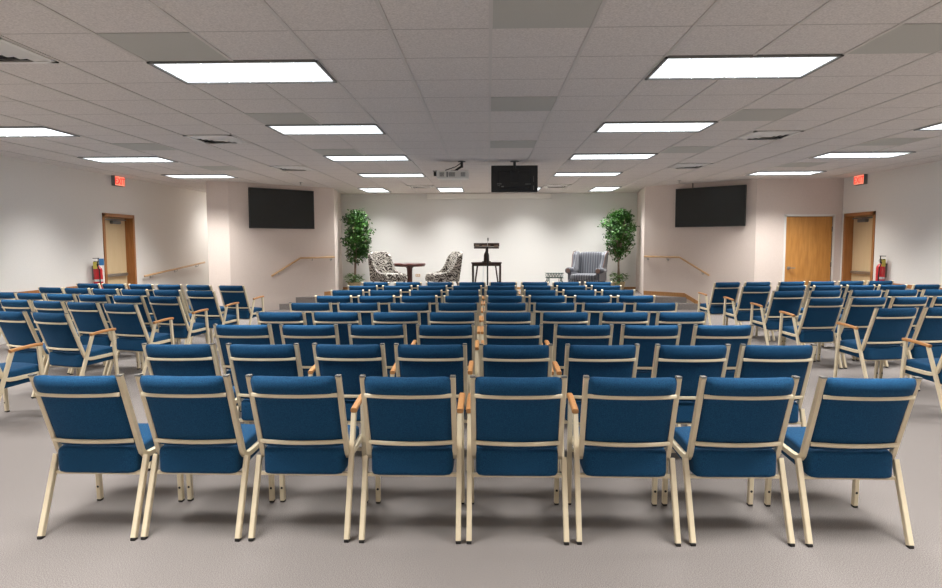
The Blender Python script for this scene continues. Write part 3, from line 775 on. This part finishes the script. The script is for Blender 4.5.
# ------------------------------------------------------------------ wingback chair
t = thing('wingback_chair', 'grey-blue striped wingback armchair beside the round ficus', 'armchair', (2.37, 15.5, STG), R(-27))
def lean2(p):
    p.y += (p.z+.3)*.15; p.x *= 1+.10*(p.z+.3)/.6; return p
obj('backrest', pillow(nb(), (0, .24, .66), (.30, .07, .33), e=6, n=8, fn=lean2), M['stripe'], t, True)
obj('seat', pillow(nb(), (-.0, -.09, .40), (.31, .33, .075), e=6, n=7), M['stripe'], t, True)
bm = nb(); box(bm, (-.36, -.38, .10), (.36, .30, .335), bev=.02); obj('base', bm, M['stripe'], t)
for s in (-1, 1):
    bm = nb(); side_panel(bm, s*.29, s*.38, [(-.06, .54), (-.05, .62), (.02, .72), (.06, .80), (.10, .92), (.20, .99), (.36, 1.0), (.33, .54)])
    for v in bm.verts: v.co.x *= 1+max(0, v.co.z-.6)*.22
    bmesh.ops.bevel(bm, geom=bm.edges[:], offset=.012, segments=2, affect='EDGES'); obj('wing', bm, M['stripe'], t)
    bm = nb(); box(bm, (min(s*.30, s*.39), -.30, .30), (max(s*.30, s*.39), .28, .52), bev=.015)
    obj('arm_side', bm, M['stripe'], t)
    obj('armrest', cyl(nb(), (s*.365, -.34, .55), (s*.365, .20, .55), .075, .065, seg=18), M['stripe'], t, True)
    obj('arm_facing', cyl(nb(), (s*.365, -.348, .55), (s*.365, -.34, .55), .055, seg=18), M['piping'], t)
    obj('leg', cyl(nb(), (s*.30, -.33, 0), (s*.31, -.33, .12), .018, .03, seg=8), M['dark'], t)
    obj('leg', cyl(nb(), (s*.30, .28, 0), (s*.31, .25, .12), .018, .03, seg=8), M['dark'], t)
    bm = nb(); sweep(bm, [(s*.385*(1+max(0, z-.6)*.22), y_+.005, z) for y_, z in ((-.06, .60), (.02, .72), (.06, .80), (.10, .92), (.20, .995), (.34, 1.005))], circ(.012, 6)); obj('piping', bm, M['piping'], t)

# ------------------------------------------------------------------ camera, world, view
f_px, yaw, pitch, roll = 644.3, .02712, .07775, -.002675
F = Vector((-math.sin(yaw)*math.cos(pitch), math.cos(yaw)*math.cos(pitch), -math.sin(pitch)))
Rt = Vector((math.cos(yaw), math.sin(yaw), 0)); U = Rt.cross(F)
r2 = Rt*math.cos(roll)+U*math.sin(roll); u2 = U*math.cos(roll)-Rt*math.sin(roll)
cam = bpy.data.cameras.new('camera'); co = bpy.data.objects.new('camera', cam); C.objects.link(co)
cam.sensor_width = 36; cam.lens = 36*f_px/942; cam.clip_start = .05
co.matrix_world = Matrix(((r2.x, u2.x, -F.x, 0), (r2.y, u2.y, -F.y, 0), (r2.z, u2.z, -F.z, 1.44), (0, 0, 0, 1)))
sc = bpy.context.scene; sc.camera = co
w = bpy.data.worlds.new('world'); sc.world = w; w.use_nodes = True
w.node_tree.nodes['Background'].inputs['Color'].default_value = (.8, .85, .9, 1); w.node_tree.nodes['Background'].inputs['Strength'].default_value = .1
sc.view_settings.view_transform = 'Standard'; sc.view_settings.look = 'None'; sc.view_settings.exposure = 0; sc.view_settings.gamma = 1
sc.view_settings.use_curve_mapping = False
sc.cycles.use_denoising = True; sc.cycles.max_bounces = 8; sc.cycles.diffuse_bounces = 6; sc.cycles.sample_clamp_indirect = 6
